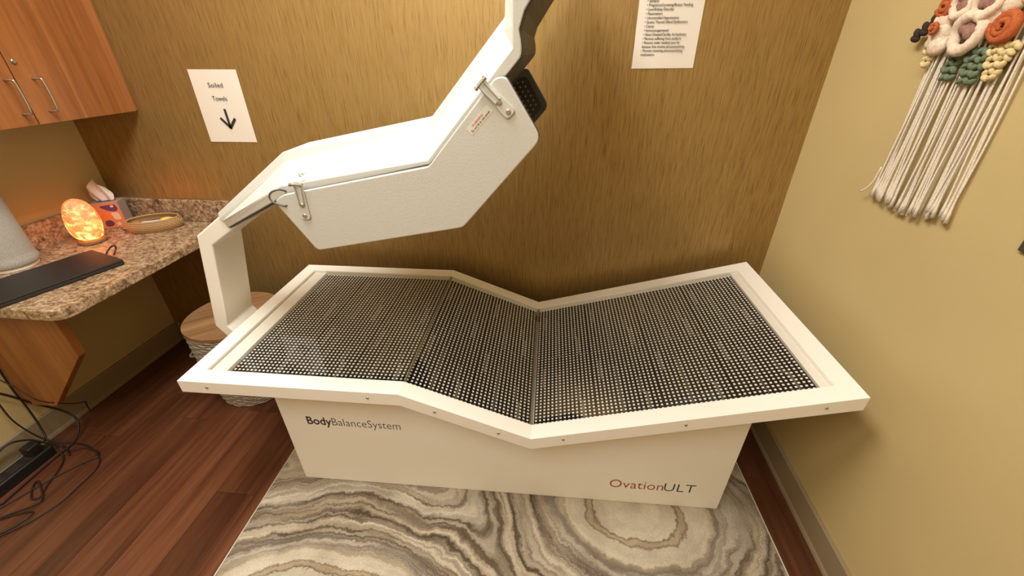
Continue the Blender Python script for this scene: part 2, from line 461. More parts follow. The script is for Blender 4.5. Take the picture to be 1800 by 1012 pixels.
# LED boards, end fillers and acrylic panes, per segment of the bed
def seg_frame(i):
    (u0, z0), (u1, z1) = PROF[i], PROF[i+1]
    L = math.hypot(u1-u0, z1-z0); a = math.atan2(z1-z0, u1-u0)
    return u0, z0, L, a
PANELS = [  # segment, start s, end s, number of boards
    (0, 0.112, 0.686, 3), (1, 0.0, 0.4173, 2), (2, 0.0, 0.813, 4)]
V0, V1 = 0.052, 0.730
DEPTH = 0.022
for i, s0, s1, nb in PANELS:
    u0, z0, L, a = seg_frame(i)
    ca, sa = math.cos(a), math.sin(a)
    pos = lambda s, v, n: (u0+s*ca-n*sa, v, z0+s*sa+n*ca)
    rot = (0, -a, 0)
    # tray
    lo = 0.055 if i == 0 else 0.0
    hi = L-0.055 if i == 2 else L
    o = MB().box(lo, hi, 0.055, 0.727, -0.038, -0.030).build('tray', M_PCB, bed); o.location = pos(0, 0, 0); o.rotation_euler = rot
    # board mesh
    bw = (s1-s0)/nb; bh = (V1-V0)/2
    nu = int(round((bw-0.002)/0.01375)); nv = int(round((bh-0.002)/0.0138))
    me_b = MB().box(0.0007, bw-0.0007, 0.0006, bh-0.0006, -0.0016, 0).mesh('led_board'); me_b.materials.append(M_PCB.m)
    led = MB(); pu = (bw-0.0016)/nu; pv = (bh-0.001)/nv; h = 0.0030
    for a_ in range(nu):
        for b_ in range(nv):
            cx = 0.0008+pu*(a_+0.5); cy = 0.0005+pv*(b_+0.5)
            o0 = len(led.v)
            led.v += [(cx-h, cy-h, 0), (cx+h, cy-h, 0), (cx+h, cy+h, 0), (cx-h, cy+h, 0), (cx-h, cy-h, 0.0016), (cx+h, cy-h, 0.0016), (cx+h, cy+h, 0.0016), (cx-h, cy+h, 0.0016)]
            led.f += [tuple(o0+k for k in q) for q in ((4, 5, 6, 7), (0, 1, 5, 4), (1, 2, 6, 5), (2, 3, 7, 6), (3, 0, 4, 7))]
    me_l = led.mesh('leds'); me_l.materials.append(M_LED.m)
    tr = MB(); cu = [0.0008+pu*k for k in range(nu+1)]; cv = [0.0005+pv*k for k in range(nv+1)]
    def ln(x0, x1, y0, y1): tr.box(x0, x1, y0, y1, 0, 0.0004)
    k5 = int(nu*0.4); k9 = int(nu*0.78)
    ln(cu[k5]-0.0005, cu[k5]+0.0005, cv[0], cv[int(nv*0.72)])
    ln(cu[k9]-0.0005, cu[k9]+0.0005, cv[int(nv*0.3)], cv[int(nv*0.52)])
    for q in (-0.0022, 0.0, 0.0022): ln(cu[k9+1]+q-0.0004, cu[k9+1]+q+0.0004, cv[0], cv[int(nv*0.3)])
    ln(cu[k9]-0.0005, cu[k9+1]+0.0022, cv[int(nv*0.3)]-0.0004, cv[int(nv*0.3)]+0.0004)
    for q in range(3): ln(cu[2]-0.001+q*0.002, cu[2]-0.0002+q*0.002, cv[int(nv*0.55)], cv[int(nv*0.86)])
    ln(cu[k9]-0.009, cu[k9]-0.001, cv[2]-0.0005, cv[2]+0.0005)
    rs = random.Random(i)
    for q in range(26):
        xx = rs.choice(cu); yy = rs.choice(cv); ln(xx-0.0011, xx+0.0011, yy-0.0008, yy+0.0008)
    for q in range(1, nu): 
        if rs.random() < 0.85: ln(cu[q]-0.0045, cu[q]+0.0045, bh-0.0022, bh-0.0010)
    me_t = tr.mesh('traces'); me_t.materials.append(M_TRACE.m)
    for r_ in range(2):
        for b_ in range(nb):
            o = bpy.data.objects.new('led_board', me_b); COL.objects.link(o); o.parent = bed
            o.location = pos(s0+bw*b_, V0+bh*r_, -DEPTH); o.rotation_euler = rot
            l = bpy.data.objects.new('leds', me_l); COL.objects.link(l); l.parent = o; l['kind'] = 'stuff'
            t = bpy.data.objects.new('solder_traces', me_t); COL.objects.link(t); t.parent = o; t['kind'] = 'stuff'
    # acrylic pane, shared edges meet at the bends
    ph = math.tan(0)
    o = MB().box(lo+(0.0035 if i == 0 else 0.0005), hi-(0.0030 if i == 2 else 0.0005), 0.0555, 0.7265, -0.0085, -0.0035).build('acrylic_pane', M_PANE, bed); o.location = pos(0, 0, 0); o.rotation_euler = rot
    if i == 0:
        o = MB().box(0.0585, 0.110, 0.0555, 0.7265, -0.024, -0.0095).build('end_filler', M_WHITE, bed); o.location = pos(0, 0, 0); o.rotation_euler = rot
    if i == 2:
        o = MB().box(L-0.083, L-0.0565, 0.0555, 0.7265, -0.024, -0.0095).build('end_filler', M_WHITE, bed); o.location = pos(0, 0, 0); o.rotation_euler = rot
# clear joining strips where two panes meet
M_EDGE = Mat('acrylic_edge', srgb(120, 112, 100), 0.25)
for (u, z), r in ((PROF[1], 0.0016), (PROF[2], 0.003)):
    MB().box(u-r, u+r, 0.056, 0.726, z-0.012, z-0.004).build('joint_strip', M_EDGE, bed)

# writing on the base front
FM = lambda u, z, v=0.0995, ang=0.0: Matrix.Translation((u, v, z)) @ Matrix.Rotation(math.radians(90), 4, 'X') @ Matrix.Rotation(ang, 4, 'Z')
text_mesh('lettering', 'Body', 0.052, M_INK, bed, FM(0.090, 0.318), width=0.088, bold=0.0006)
text_mesh('lettering', 'BalanceSystem', 0.052, M_INKL, bed, FM(0.181, 0.318), width=0.243, bold=-0.0009)
text_mesh('lettering', 'Ovation', 0.062, M_RED, bed, FM(1.157, 0.094), width=0.186, bold=-0.0008)
text_mesh('lettering', 'ULT', 0.062, M_INK, bed, FM(1.346, 0.094), width=0.106, bold=-0.0009)

# arm
arm = [(-0.05, 1.045), (-0.138, 0.9985), (-0.2434, 0.9277), (-0.3195, 0.5667), (-0.290, 0.5200), (-0.175, 0.4350), (0.02, 0.400), (0.02, 0.455), (-0.16, 0.480), (-0.247, 0.533), (-0.270, 0.567), (-0.201, 0.8946), (-0.1034, 0.9560), (-0.035, 0.990)]
MB().prism(arm, 0.31, 0.46).build('support_arm', M_WHITE, bed, bevel=0.005, seg=3)

# canopy shell: stations along its length, cross-section points front to back
VC = 0.385
ST = [  # (L1, L2, L3, L4, v_spine, v_edge)
    ((-0.139, 1.008), (-0.133, 0.991), (-0.123, 0.984), (-0.118, 0.962), 0.309, 0.305),
    ((0.133, 1.1985), (0.1366, 1.1716), (0.2607, 1.1703), (0.2604, 1.1452), 0.31, 0.08),
    ((0.570, 1.2835), (0.5854, 1.2654), (0.6256, 1.2364), (0.6292, 1.2253), 0.31, 0.08),
    ((0.747, 1.480), (0.749, 1.450), (0.788, 1.419), (0.811, 1.411), 0.31, 0.08),
    ((0.780, 1.5165), (0.7783, 1.4842), (0.8172, 1.4517), (0.8355, 1.450), 0.31, 0.08),
    ((0.783, 1.600), (0.790, 1.590), (0.818, 1.560), (0.8405, 1.5128), 0.31, 0.08),
    ((0.900, 1.780), (0.908, 1.768), (0.945, 1.735), (0.972, 1.690), 0.31, 0.08)]
def refine(A):
    out = A[:3]
    for i in range(2, 6):
        for k in (1, 2, 3):
            t = k/3
            row = []
            for q in range(4):
                p = [Vector(A[min(max(i+o_, 2), 6)][q]) for o_ in (-1, 0, 1, 2)]
                if q == 3 and i >= 3:
                    v = 0.5*((2*p[1])+(p[2]-p[0])*t+(2*p[0]-5*p[1]+4*p[2]-p[3])*t*t+(3*p[1]-p[0]-3*p[2]+p[3])*t**3)
                else: v = p[1].lerp(p[2], t)
                row.append(tuple(v))
            out.append((*row, A[i][4], A[i][5]))
    return out
ST0 = ST; ST = refine(ST)
sh = MB(); rows = []
for L1, L2, L3, L4, vs_, ve in ST:
    e = 0.006
    row = [(L4, ve), (L3, ve), (L2, vs_-e), (L1, vs_+0.001), (L1, 2*VC-vs_-0.001), (L2, 2*VC-vs_+e), (L3, 2*VC-ve), (L4, 2*VC-ve)]
    rows.append([(q[0], v, q[1]) for q, v in row])
vs = [p for r_ in rows for p in r_]; fs = []
for i in range(len(rows)-1):
    for k in range(8):
        k2 = (k+1) % 8
        fs.append((i*8+k, i*8+k2, (i+1)*8+k2, (i+1)*8+k))
fs.append(tuple(range(8))[::-1]); fs.append(tuple(range((len(rows)-1)*8, len(rows)*8)))
sh.add(vs, fs); sh.build('canopy_shell', M_SHELL, bed, bevel=0.004, seg=3, angle=22)
# dark inner liner just proud of the shell's underside
def offset_poly(P, d):
    out = []
    for i in range(len(P)):
        a = Vector(P[max(i-1, 0)]); b = Vector(P[min(i+1, len(P)-1)]); t = (b-a).normalized(); n = Vector((t.y, -t.x))
        out.append(tuple(Vector(P[i])+n*d))
    return out
L4 = [s[3] for s in ST]; LE = [s[5] for s in ST]
inn = offset_poly(L4, 0.0055)
ln_ = MB(); vs = []; fs = []
for i in range(len(L4)):
    ve = LE[i]+0.006
    top = offset_poly(L4, -0.004)[i]
    for q in (top, inn[i]):
        vs += [(q[0], ve, q[1]), (q[0], 2*VC-ve, q[1])]
for i in range(len(L4)-1):
    a, b = i*4, (i+1)*4
    fs += [(a, b, b+1, a+1), (a+2, a+3, b+3, b+2), (a, a+2, b+2, b), (a+1, b+1, b+3, a+3)]
fs += [(0, 1, 3, 2), (len(vs)-4, len(vs)-2, len(vs)-1, len(vs)-3)]
ln_.add(vs, fs); liner = ln_.build('canopy_liner', M_DARK, bed, bevel=0.004)
# dim diodes on the liner's inner face
dl = MB()
for i in range(1, len(L4)-1):
    A = Vector(inn[i]); B = Vector(inn[i+1]); n = int((B-A).length/0.02); t = (B-A).normalized(); nn = Vector((t.y, -t.x))
    for k in range(1, n):
        p = A+t*(k*0.02)
        for j in range(27):
            v = 0.115+j*0.02+(0.01 if k % 2 else 0); h = 0.003
            c = [(p+t*a, v+b) for a, b in ((-h, -h), (h, -h), (h, h), (-h, h))]
            o0 = len(dl.v)
            dl.v += [(q.x-nn.x*0.0005, vv, q.y-nn.y*0.0005) for q, vv in c]; dl.v += [(q.x+nn.x*0.0003, vv, q.y+nn.y*0.0003) for q, vv in c]
            dl.f += [tuple(o0+x for x in q) for q in ((4, 5, 6, 7), (0, 1, 5, 4), (1, 2, 6, 5), (2, 3, 7, 6), (3, 0, 4, 7))]
o = dl.build('dim_diodes', M_LEDD, liner); o['kind'] = 'stuff'

# side panels of the canopy
PAN = [(0.245, 1.138), (0.272, 1.155), (0.632, 1.2265), (0.785, 1.402), (0.806, 1.404), (0.8795, 1.288), (0.700, 1.085), (0.322, 1.012)]
PANR = [0.012, 0.012, 0.008, 0.014, 0.016, 0.02, 0.012, 0.012]
pp = round_poly(PAN, PANR, 5)
def shrink(P, k):
    n = len(P); out = []
    cx = sum(p[0] for p in P)/n; cy = sum(p[1] for p in P)/n
    for x, y in P:
        d = Vector((x-cx, y-cy)); out.append((cx+d.x*(1-k/d.length), cy+d.y*(1-k/d.length)))
    return out
panF = MB().prism(pp, 0.058, 0.067).build('side_panel', M_SHELL, bed, bevel=0.0025, seg=2, angle=50)
MB().prism(shrink(pp, -0.0012), 0.067, 0.076).build('panel_liner', M_DARK, panF, bevel=0.002, angle=50)
rp_ = [(x+0.009, z-0.007) for x, z in pp]
panR = MB().prism(rp_, 0.714, 0.723).build('side_panel', M_SHELL, bed, bevel=0.0025, angle=50)
lr = MB().prism(rp_, 0.694, 0.714).build('panel_liner', M_DARK, panR, bevel=0.004, seg=3, angle=50)
# recessed window with staggered diodes on the rear panel's inner face
def inside(p, P):
    c = False; n = len(P)
    for i in range(n):
        (x0, y0), (x1, y1) = P[i], P[i-1]
        if (y0 > p[1]) != (y1 > p[1]) and p[0] < (x1-x0)*(p[1]-y0)/(y1-y0)+x0: c = not c
    return c
WIN = [(0.315, 1.115), (0.625, 1.175), (0.765, 1.352), (0.792, 1.358), (0.848, 1.263), (0.695, 1.095), (0.345, 1.025)]
WIN = [(x+0.019, z+0.015) for x, z in WIN]
wp = round_poly(WIN, 0.016, 4)
MB().prism(wp, 0.6925, 0.694).build('panel_window', M_DARKW, panR)
dm = MB(); wi = shrink(wp, 0.009)
ex, ey = Vector((0.55, -0.835)), Vector((0.835, 0.55))
for a_ in range(-60, 60):
    for b_ in range(-60, 60):
        p = Vector((0.79, 1.31))+ex*0.0165*a_+ey*(0.0165*b_)+ex*(0.00825 if b_ % 2 else 0)
        if inside((p.x, p.y), wi):
            h = 0.0028; o0 = len(dm.v)
            for v in (0.6925, 0.6912):
                dm.v += [(p.x+ex.x*i_*h+ey.x*j_*h, v, p.y+ex.y*i_*h+ey.y*j_*h) for i_, j_ in ((-1, -1), (1, -1), (1, 1), (-1, 1))]
            dm.f += [tuple(o0+x for x in q) for q in ((4, 5, 6, 7), (0, 1, 5, 4), (1, 2, 6, 5), (2, 3, 7, 6), (3, 0, 4, 7))]
o = dm.build('dim_diodes', M_LEDG, panR); o['kind'] = 'stuff'

# hinges of the front side panel
def hinge(pivot, end, plate, plate_w, dirp):
    P = Vector(pivot); E = Vector(end); t = (E-P).normalized(); n = Vector((-t.y, t.x)); hw = 0.0128
    poly = [P+n*hw*0.8-t*0.006, P-n*hw*0.8-t*0.006, E-n*hw+t*0.004, E+n*hw+t*0.004]
    pl = round_poly([tuple(p) for p in poly], [0.006, 0.006, 0.0098, 0.0098], 6)
    hg = MB().prism(pl, 0.0535, 0.0580).build('hinge', M_SHELL, bed, bevel=0.0012)
    # raised ribs
    rb = MB()
    for s in (-1, 1):
        a = P+n*s*hw*0.55; b = P+(E-P)*0.58+n*s*hw*0.45
        q = [a+n*0.0016, a-n*0.0016, b-n*0.0016, b+n*0.0016]
        rb.prism([tuple(x) for x in q], 0.0475, 0.0537)
    rb.build('rib', M_SHELL, hg, bevel=0.0008)
    # pivot pin with nuts
    pb = MB().lathe([(0.0046, -0.0155), (0.0046, -0.0105), (0.0028, -0.0105), (0.0028, 0.0105), (0.0046, 0.0105), (0.0046, 0.0155)], 8).build('pivot_bolt', M_SCREW, hg)
    pb.location = (P.x, 0.047, P.y); pb.rotation_euler = (0, math.atan2(n.x, n.y), 0)
    for k in (0.62, 0.93):
        q = P+(E-P)*k; screw(hg, (q.x, 0.0535, q.y), FRONT, 1.2)
    return hg
h1 = hinge((0.318, 1.183), (0.316, 1.100), None, None, None)
h2 = hinge((0.757, 1.392), (0.815, 1.336), None, None, None)
# mounting leaves screwed to the sloping shelf of the shell
def leaf(hg, c, t2, u_dir):
    """plate lying on the shelf: c = (u, v, z) at the front edge; u_dir = along profile"""
    a = Vector((u_dir[0], 0, u_dir[1])).normalized()
    s = Vector((0, 0.23, 0.034)).normalized() if t2 is None else Vector(t2).normalized()
    nrm = a.cross(s); nrm = nrm if nrm.z > 0 else -nrm
    mb = MB(); vs = []
    for d in (0.0002, 0.003):
        for x, y in ((-0.012, -0.012), (0.008, -0.012), (0.012, 0.052), (-0.008, 0.052)): vs.append(Vector(c)+a*x+s*y+nrm*d)
    mb.add(vs, [(0, 1, 2, 3), (4, 5, 6, 7), (0, 1, 5, 4), (1, 2, 6, 5), (2, 3, 7, 6), (3, 0, 4, 7)])
    mb.build('mounting_leaf', M_SHELL, hg, bevel=0.0008)
    R = Matrix((a, s, nrm)).transposed().to_euler()
    for x, y in ((-0.003, 0.026), (0.004, 0.044), (-0.006, 0.046)):
        p = Vector(c)+a*x+s*y+nrm*0.003; screw(hg, p, R, 1.15)
def shelf_at(t, f):
    """point on the shelf between two stations, t along from station i"""
    i, k = t; ST = ST0
    lerp = lambda p, q, k: Vector(p).lerp(Vector(q), k)
    l3 = lerp(ST[i][2], ST[i+1][2], k); l2 = lerp(ST[i][1], ST[i+1][1], k)
    return Vector((l3.x, 0.08, l3.y)).lerp(Vector((l2.x, 0.304, l2.y)), f), Vector((l2.x-l3.x, 0.224, l2.y-l3.y))
c, s = shelf_at((1, 0.15), 0.06); leaf(h1, c, s, (ST0[2][2][0]-ST0[1][2][0], ST0[2][2][1]-ST0[1][2][1]))
c, s = shelf_at((2, 0.83), 0.04); leaf(h2, c, s, (ST0[3][2][0]-ST0[2][2][0], ST0[3][2][1]-ST0[2][2][1]))
# short cable between shell and panel
M_CABLE = Mat('grey_cable', srgb(92, 92, 90), 0.5)
MB().tube([(0.268, 0.079, 1.158), (0.262, 0.062, 1.166), (0.246, 0.056, 1.161), (0.239, 0.055, 1.148), (0.247, 0.054, 1.137), (0.268, 0.054, 1.130), (0.276, 0.060, 1.129)], 0.0022, 8, 6).build('panel_cable', M_CABLE, bed, smooth=True)
# warning label on the panel
wl = Vector((0.734, 1.293)); wt = (Vector((0.774, 1.336))-wl).normalized(); wn = Vector((-wt.y, wt.x)); ang = math.atan2(wt.y, wt.x)
lb = MB().prism([tuple(wl), tuple(wl+wt*0.066), tuple(wl+wt*0.066+wn*0.017), tuple(wl+wn*0.017)], 0.0575, 0.0582).build('warning_label', M_LABEL, bed)
q = wl+wt*0.005+wn*0.003
text_mesh('label_print', 'Do not lift by side panels', 0.0062, M_INK, lb, FM(q.x, q.y, 0.0573, ang), width=0.056, depth=0.0002)
q = wl+wt*0.014+wn*0.0098
text_mesh('label_print', 'WARNING', 0.0062, M_WRED, lb, FM(q.x, q.y, 0.0573, ang), width=0.032, depth=0.0002)

# ------------------------------------------------------------------ paper signs on the back wall
def paper(name, pts, seed, label):
    """sheet with slight waviness, hung on the back wall; pts = four corners (x,z) tl tr br bl"""
    r = random.Random(seed); mb = MB(); n = 8; vs = []
    tl, tr, br, bl = [Vector(p) for p in pts]
    ph = r.random()*6
    for d in (0.0006, 0.0):
        for j in range(n+1):
            for i in range(n+1):
                p = tl.lerp(tr, i/n).lerp(bl.lerp(br, i/n), j/n)
                wv = 0.0015+0.0012*math.sin(ph+i*0.8)*(j/n)
                vs.append((p.x, YB-wv-d, p.y))
    m = (n+1)**2; fs = []
    for j in range(n):
        for i in range(n):
            a = j*(n+1)+i; fs.append((a, a+1, a+n+2, a+n+1)); fs.append((m+a, m+a+n+1, m+a+n+2, m+a+1))
    for i in range(n):
        for a, b in ((i, i+1), (n*(n+1)+i, n*(n+1)+i+1), (i*(n+1), (i+1)*(n+1)), (i*(n+1)+n, (i+1)*(n+1)+n)):
            fs.append((a, b, b+m, a+m))
    root = empty(name, ((bl.x+br.x)/2, YB, bl.y)); tag(root, label, 'sign')
    mb.v = [(x-root.location.x, y-root.location.y, z-root.location.z) for x, y, z in vs]; mb.f = fs
    mb.build('sheet', M_PAPER, root, smooth=False)
    return root
sg = paper('paper_sign', [(-1.503, 1.389), (-1.293, 1.388), (-1.2935, 1.111), (-1.509, 1.110)], 1, 'white Soiled Towels paper sign with a down arrow taped to the wall')
WM = lambda root, x, z, d=0.0042, ang=0.0: Matrix.Translation((x-root.location.x, -d, z-root.location.z)) @ Matrix.Rotation(math.radians(90), 4, 'X') @ Matrix.Rotation(ang, 4, 'Z')
text_mesh('lettering', 'Soiled', 0.025, M_INK, sg, WM(sg, -1.433, 1.324), width=0.064, depth=0.0003, bold=-0.0002)
text_mesh('lettering', 'Towels', 0.025, M_INK, sg, WM(sg, -1.433, 1.2745), width=0.064, depth=0.0003, bold=-0.0002)
ar = MB()
def bar(p, q, w_):
    p, q = Vector(p), Vector(q); t = (q-p).normalized(); n = Vector((-t.y, t.x))*w_/2
    P = round_poly([tuple(p+n), tuple(p-n), tuple(q-n), tuple(q+n)], w_*0.3, 3)
    ar.prism([(x-sg.location.x, z-sg.location.z) for x, z in P], -0.0045, -0.0040)
bar((-1.395, 1.243), (-1.3945, 1.172), 0.010); bar((-1.427, 1.208), (-1.391, 1.166), 0.010); bar((-1.361, 1.206), (-1.397, 1.166), 0.010)
ar.build('arrow', M_INK, sg)
nt = paper('notice_sheet', [(0.246, 1.667), (0.460, 1.667), (0.462, 1.390), (0.248, 1.388)], 2, 'white printed notice listing medical conditions, high on the wall right of the canopy')
lines = ['• Epilepsy', '• Pregnancy/Lactating/Breast Feeding', '• Liver/Kidney Disorder', '• Pacemakers', '• Uncontrolled Hypertension', '• Severe Thyroid Gland Dysfunction', '• Cancer', '• Immunosuppressed',
         '• Heart Disease/Cardiac Arrhythmias', '• Persons suffering from sunburn', '• Persons under medical care for', 'diseases that involve photosensitivity', '• Persons receiving photosensitizing', 'medications']
ends = [668, 1072, 845, 705, 903, 1005, 605, 777, 990, 928, 915, 968, 946, 602]
starts = [526, 518, 512, 505, 498, 491, 485, 479, 472, 465, 458, 450, 446, 438]
for k, tx in enumerate(lines):
    z = 1.5865-k*0.01212
    wd = (ends[k]-starts[k])/6.746*0.00182*(1+0.004*k)
    text_mesh('print_line', tx, 0.0112, M_INK, nt, WM(nt, 0.2735, z), width=wd, depth=0.0002)

# ------------------------------------------------------------------ wall cabinet
cx = -1.793
cab = empty('wall_cabinet', (XL, 1.335, 1.233)); tag(cab, 'cherry wood wall cabinet with two doors above the counter', 'cabinet')
def loc(o, root): 
    pass
CB = lambda mb: mb
def shift(mb, root):
    mb.v = [(x-root.location.x, y-root.location.y, z-root.location.z) for x, y, z in mb.v]; return mb
shift(MB().box(XL+0.001, cx-0.021, 0.95, 1.719, 1.236, 2.0), cab).build('body', M_CAB, cab, bevel=0.001)
shift(MB().box(cx-0.021, cx-0.006, 1.7075, 1.719, 1.236, 2.0), cab).build('filler_strip', M_CAB, cab, bevel=0.001)
for y0, y1, hy, lock in ((0.952, 1.3285, 1.304, False), (1.3325, 1.706, 1.387, True)):
    d = shift(MB().box(cx-0.0205, cx, y0, y1, 1.233, 1.998), cab).build('door', M_CAB, cab, bevel=0.0015)
    zt, zb = 1.373, 1.271
    shift(MB().tube([(cx-0.001, hy-0.006, zt), (cx+0.020, hy-0.003, zt), (cx+0.028, hy, zt-0.010), (cx+0.028, hy, zb+0.010), (cx+0.020, hy-0.003, zb), (cx-0.001, hy-0.006, zb)], 0.0035, 8, 4), cab).build('handle', M_METAL, d, smooth=True)
    if lock:
        shift(MB().lathe([(0.006, 0), (0.006, 0.004), (0.0045, 0.006), (0.0001, 0.006)], 14), empty_zero).build('lock', M_METAL, d) if False else None
        l = MB().lathe([(0.0075, 0), (0.0075, 0.004), (0.0055, 0.006), (0.0001, 0.006)], 14).build('lock', M_METAL, d)
        l.location = (cx-cab.location.x, 1.351-cab.location.y, 1.426-cab.location.z); l.rotation_euler = (0, math.radians(90), 0)

# ------------------------------------------------------------------ counter with backsplash and bracket
ZT = 0.740; cf = -1.547; ce = 0.921
ct = empty('counter', (XL, 1.32, 0.702)); tag(ct, 'brown speckled granite-look counter with low backsplash along the left wall', 'counter')
top = round_poly([(XL+0.001, ce), (cf, ce), (cf, YB-0.001), (XL+0.001, YB-0.001)], [0, 0.055, 0, 0], 6)
shift(MB().prism(top, 0.702, ZT, 'z'), ct).build('worktop', M_GRAN, ct, bevel=0.003, angle=60)
shift(MB().box(XL+0.001, XL+0.019, ce, YB-0.001, ZT, ZT+0.105), ct).build('backsplash', M_GRAN, ct, bevel=0.003)
shift(MB().box(XL+0.0195, cf+0.02, YB-0.019, YB-0.001, ZT, ZT+0.105), ct).build('backsplash', M_GRAN, ct, bevel=0.003)
bk = [(XL+0.001, 0.7015), (-1.718, 0.7015), (-1.718, 0.480), (-1.988, 0.200), (XL+0.001, 0.195)]
br = MB().prism(bk, 1.0, 1.03).build('counter_bracket', M_BRACK, bevel=0.002)
tag(br, 'angled cherry wood support bracket under the near end of the counter', 'bracket')

# ------------------------------------------------------------------ things on the counter
# salt lamp
sl = empty('salt_lamp', (-1.985, 1.435, ZT)); tag(sl, 'glowing orange salt rock lamp on a round wooden base', 'lamp')
M_LBASE = mat_wood('lamp_base_wood', (92, 58, 30), (140, 96, 56), (172, 128, 82), 'X', 1.0, 0.5)
MB().lathe([(0.001, 0.0005), (0.046, 0.0005), (0.050, 0.004), (0.050, 0.012), (0.046, 0.016), (0.001, 0.016)], 28).build('base', M_LBASE, sl, smooth=False)
def mat_salt():
    m = Mat('salt_crystal', srgb(236, 150, 110), 0.55)
    c = m.coords()
    a = m.noise(c, 42, 4, 0.6, 0.8); b = m.noise(c, 90, 3)
    em = m.ramp(a, [(0.36, (0.62, 0.07, 0.012, 1)), (0.47, (0.80, 0.14, 0.025, 1)), (0.56, (1.0, 0.26, 0.055, 1)), (0.66, (1.0, 0.52, 0.17, 1))])
    m.link(em, m.b.inputs['Emission Color'])
    sx = m.n('ShaderNodeSeparateXYZ'); m.link(c, sx.inputs[0])
    zz = m.n('ShaderNodeMapRange'); m.link(sx.outputs['Z'], zz.inputs[0])
    zz.inputs[1].default_value = 0.0; zz.inputs[2].default_value = 0.19; zz.inputs[3].default_value = 1.75; zz.inputs[4].default_value = 0.28
    m.link(m.math('MULTIPLY', zz.outputs[0], m.math('ADD', m.math('MULTIPLY', a, 1.5), 0.45)), m.b.inputs['Emission Strength'])
    m.bump(m.math('ADD', a, m.math('MULTIPLY', b, 0.4)), 0.8, 0.008); return m
M_SALT = mat_salt()
cr = MB(); prof = [(0.001, 0.016), (0.040, 0.016), (0.050, 0.030), (0.058, 0.055), (0.062, 0.085), (0.060, 0.115), (0.052, 0.145), (0.040, 0.170), (0.024, 0.186), (0.001, 0.192)]
n = len(prof); seg = 20; rr = random.Random(5)
jit = [[rr.uniform(0.86, 1.10) for _ in range(seg)] for _ in range(n)]
vs = []; fs = []
for k in range(seg):
    a = 2*math.pi*k/seg
    for i, (r, z) in enumerate(prof):
        j = (jit[i][k]+jit[i][(k+1) % seg]+jit[i-1][k])/3
        lean = (z-0.016)
        vs.append((r*j*1.06*math.cos(a)+lean*0.06, r*j*0.92*math.sin(a)-lean*0.02, z))
for k in range(seg):
    k2 = (k+1) % seg
    for i in range(n-1): fs.append((k*n+i, k2*n+i, k2*n+i+1, k*n+i+1))
fs.append(tuple(k*n for k in range(seg))[::-1]); fs.append(tuple(k*n+n-1 for k in range(seg)))
cr.add(vs, fs); o = cr.build('crystal', M_SALT, sl, smooth=True)
md = o.modifiers.new('sub', 'SUBSURF'); md.levels = 1; md.render_levels = 1

# tissue box
tb = empty('tissue_box', (-2.052, 1.618, ZT), math.radians(26)); tag(tb, 'orange and purple printed tissue box with a white tissue, behind the salt lamp', 'tissue box')
M_TB = Mat('carton_orange', srgb(206, 128, 84), 0.6); M_TBS = Mat('carton_side', srgb(158, 140, 128), 0.6)
M_PUR = Mat('carton_purple', srgb(92, 54, 88), 0.6); M_OR = Mat('carton_deep_orange', srgb(222, 120, 60), 0.6); M_CRM = Mat('carton_cream', srgb(216, 188, 160), 0.6)
hx, hy, hz = 0.052, 0.036, 0.122
MB().box(-hx, hx, -hy, hy, 0.0005, hz).build('carton', M_TBS, tb, bevel=0.0015)
f = -hy
MB().box(-hx+0.001, hx-0.001, f-0.0006, f, 0.002, hz-0.002).build('front_print', M_TB, tb)
def patch(poly, mat, d): MB().prism(round_poly(poly, 0.008, 4), f-d, f-0.0005).build('print_patch', mat, tb)
patch([(-0.018, 0.108), (0.040, 0.112), (0.046, 0.090), (0.034, 0.078), (0.008, 0.082), (-0.016, 0.100)], M_PUR, 0.0010)
patch([(-0.040, 0.085), (0.000, 0.085), (0.016, 0.060), (0.000, 0.040), (-0.040, 0.040)], M_OR, 0.0009)
patch([(0.010, 0.074), (0.038, 0.074), (0.042, 0.040), (0.016, 0.040)], M_CRM, 0.0010)
patch([(-0.024, 0.038), (-0.002, 0.042), (0.010, 0.022), (-0.006, 0.010), (-0.028, 0.012)], M_PUR, 0.0010)
patch([(0.014, 0.026), (0.030, 0.028), (0.032, 0.014), (0.016, 0.012)], M_CRM, 0.0010)
patch([(0.020, 0.108), (0.033, 0.109), (0.033, 0.099), (0.021, 0.098)], M_CRM, 0.0014)
MB().lathe([(0.001, 0.0), (1.0, 0.0), (1.0, 0.0012), (0.001, 0.0012)], 24, (0, 0, hz), 0.036, 0.020).build('opening', M_PUR, tb)
M_TIS = Mat('tissue', srgb(236, 226, 218), 0.9)
ts = MB(); vs = []; fs = []; nU, nV = 15, 8
for d in (0, 1):
    for j in range(nV):
        t = j/(nV-1)
        for i in range(nU):
            s = i/(nU-1)*2-1
            wd = 0.034*(1-0.1*t) + 0.012*math.sin(t*3.0)
            x_ = s*wd*(0.8+0.3*t) - 0.016*t
            y_ = 0.010*math.sin(s*6+t*2)*(0.4+t) + (0.0012 if d else 0)
            z_ = hz-0.004+0.100*t*(1-0.5*s*s) - 0.006*abs(math.sin(3*s))
            vs.append((x_, y_, z_))
for d in (0, 1):
    o0 = d*nU*nV
    for j in range(nV-1):
        for i in range(nU-1):
            a = o0+j*nU+i; fs.append((a, a+1, a+nU+1, a+nU))
ts.add(vs, fs); ts.build('tissue', M_TIS, tb, smooth=True)

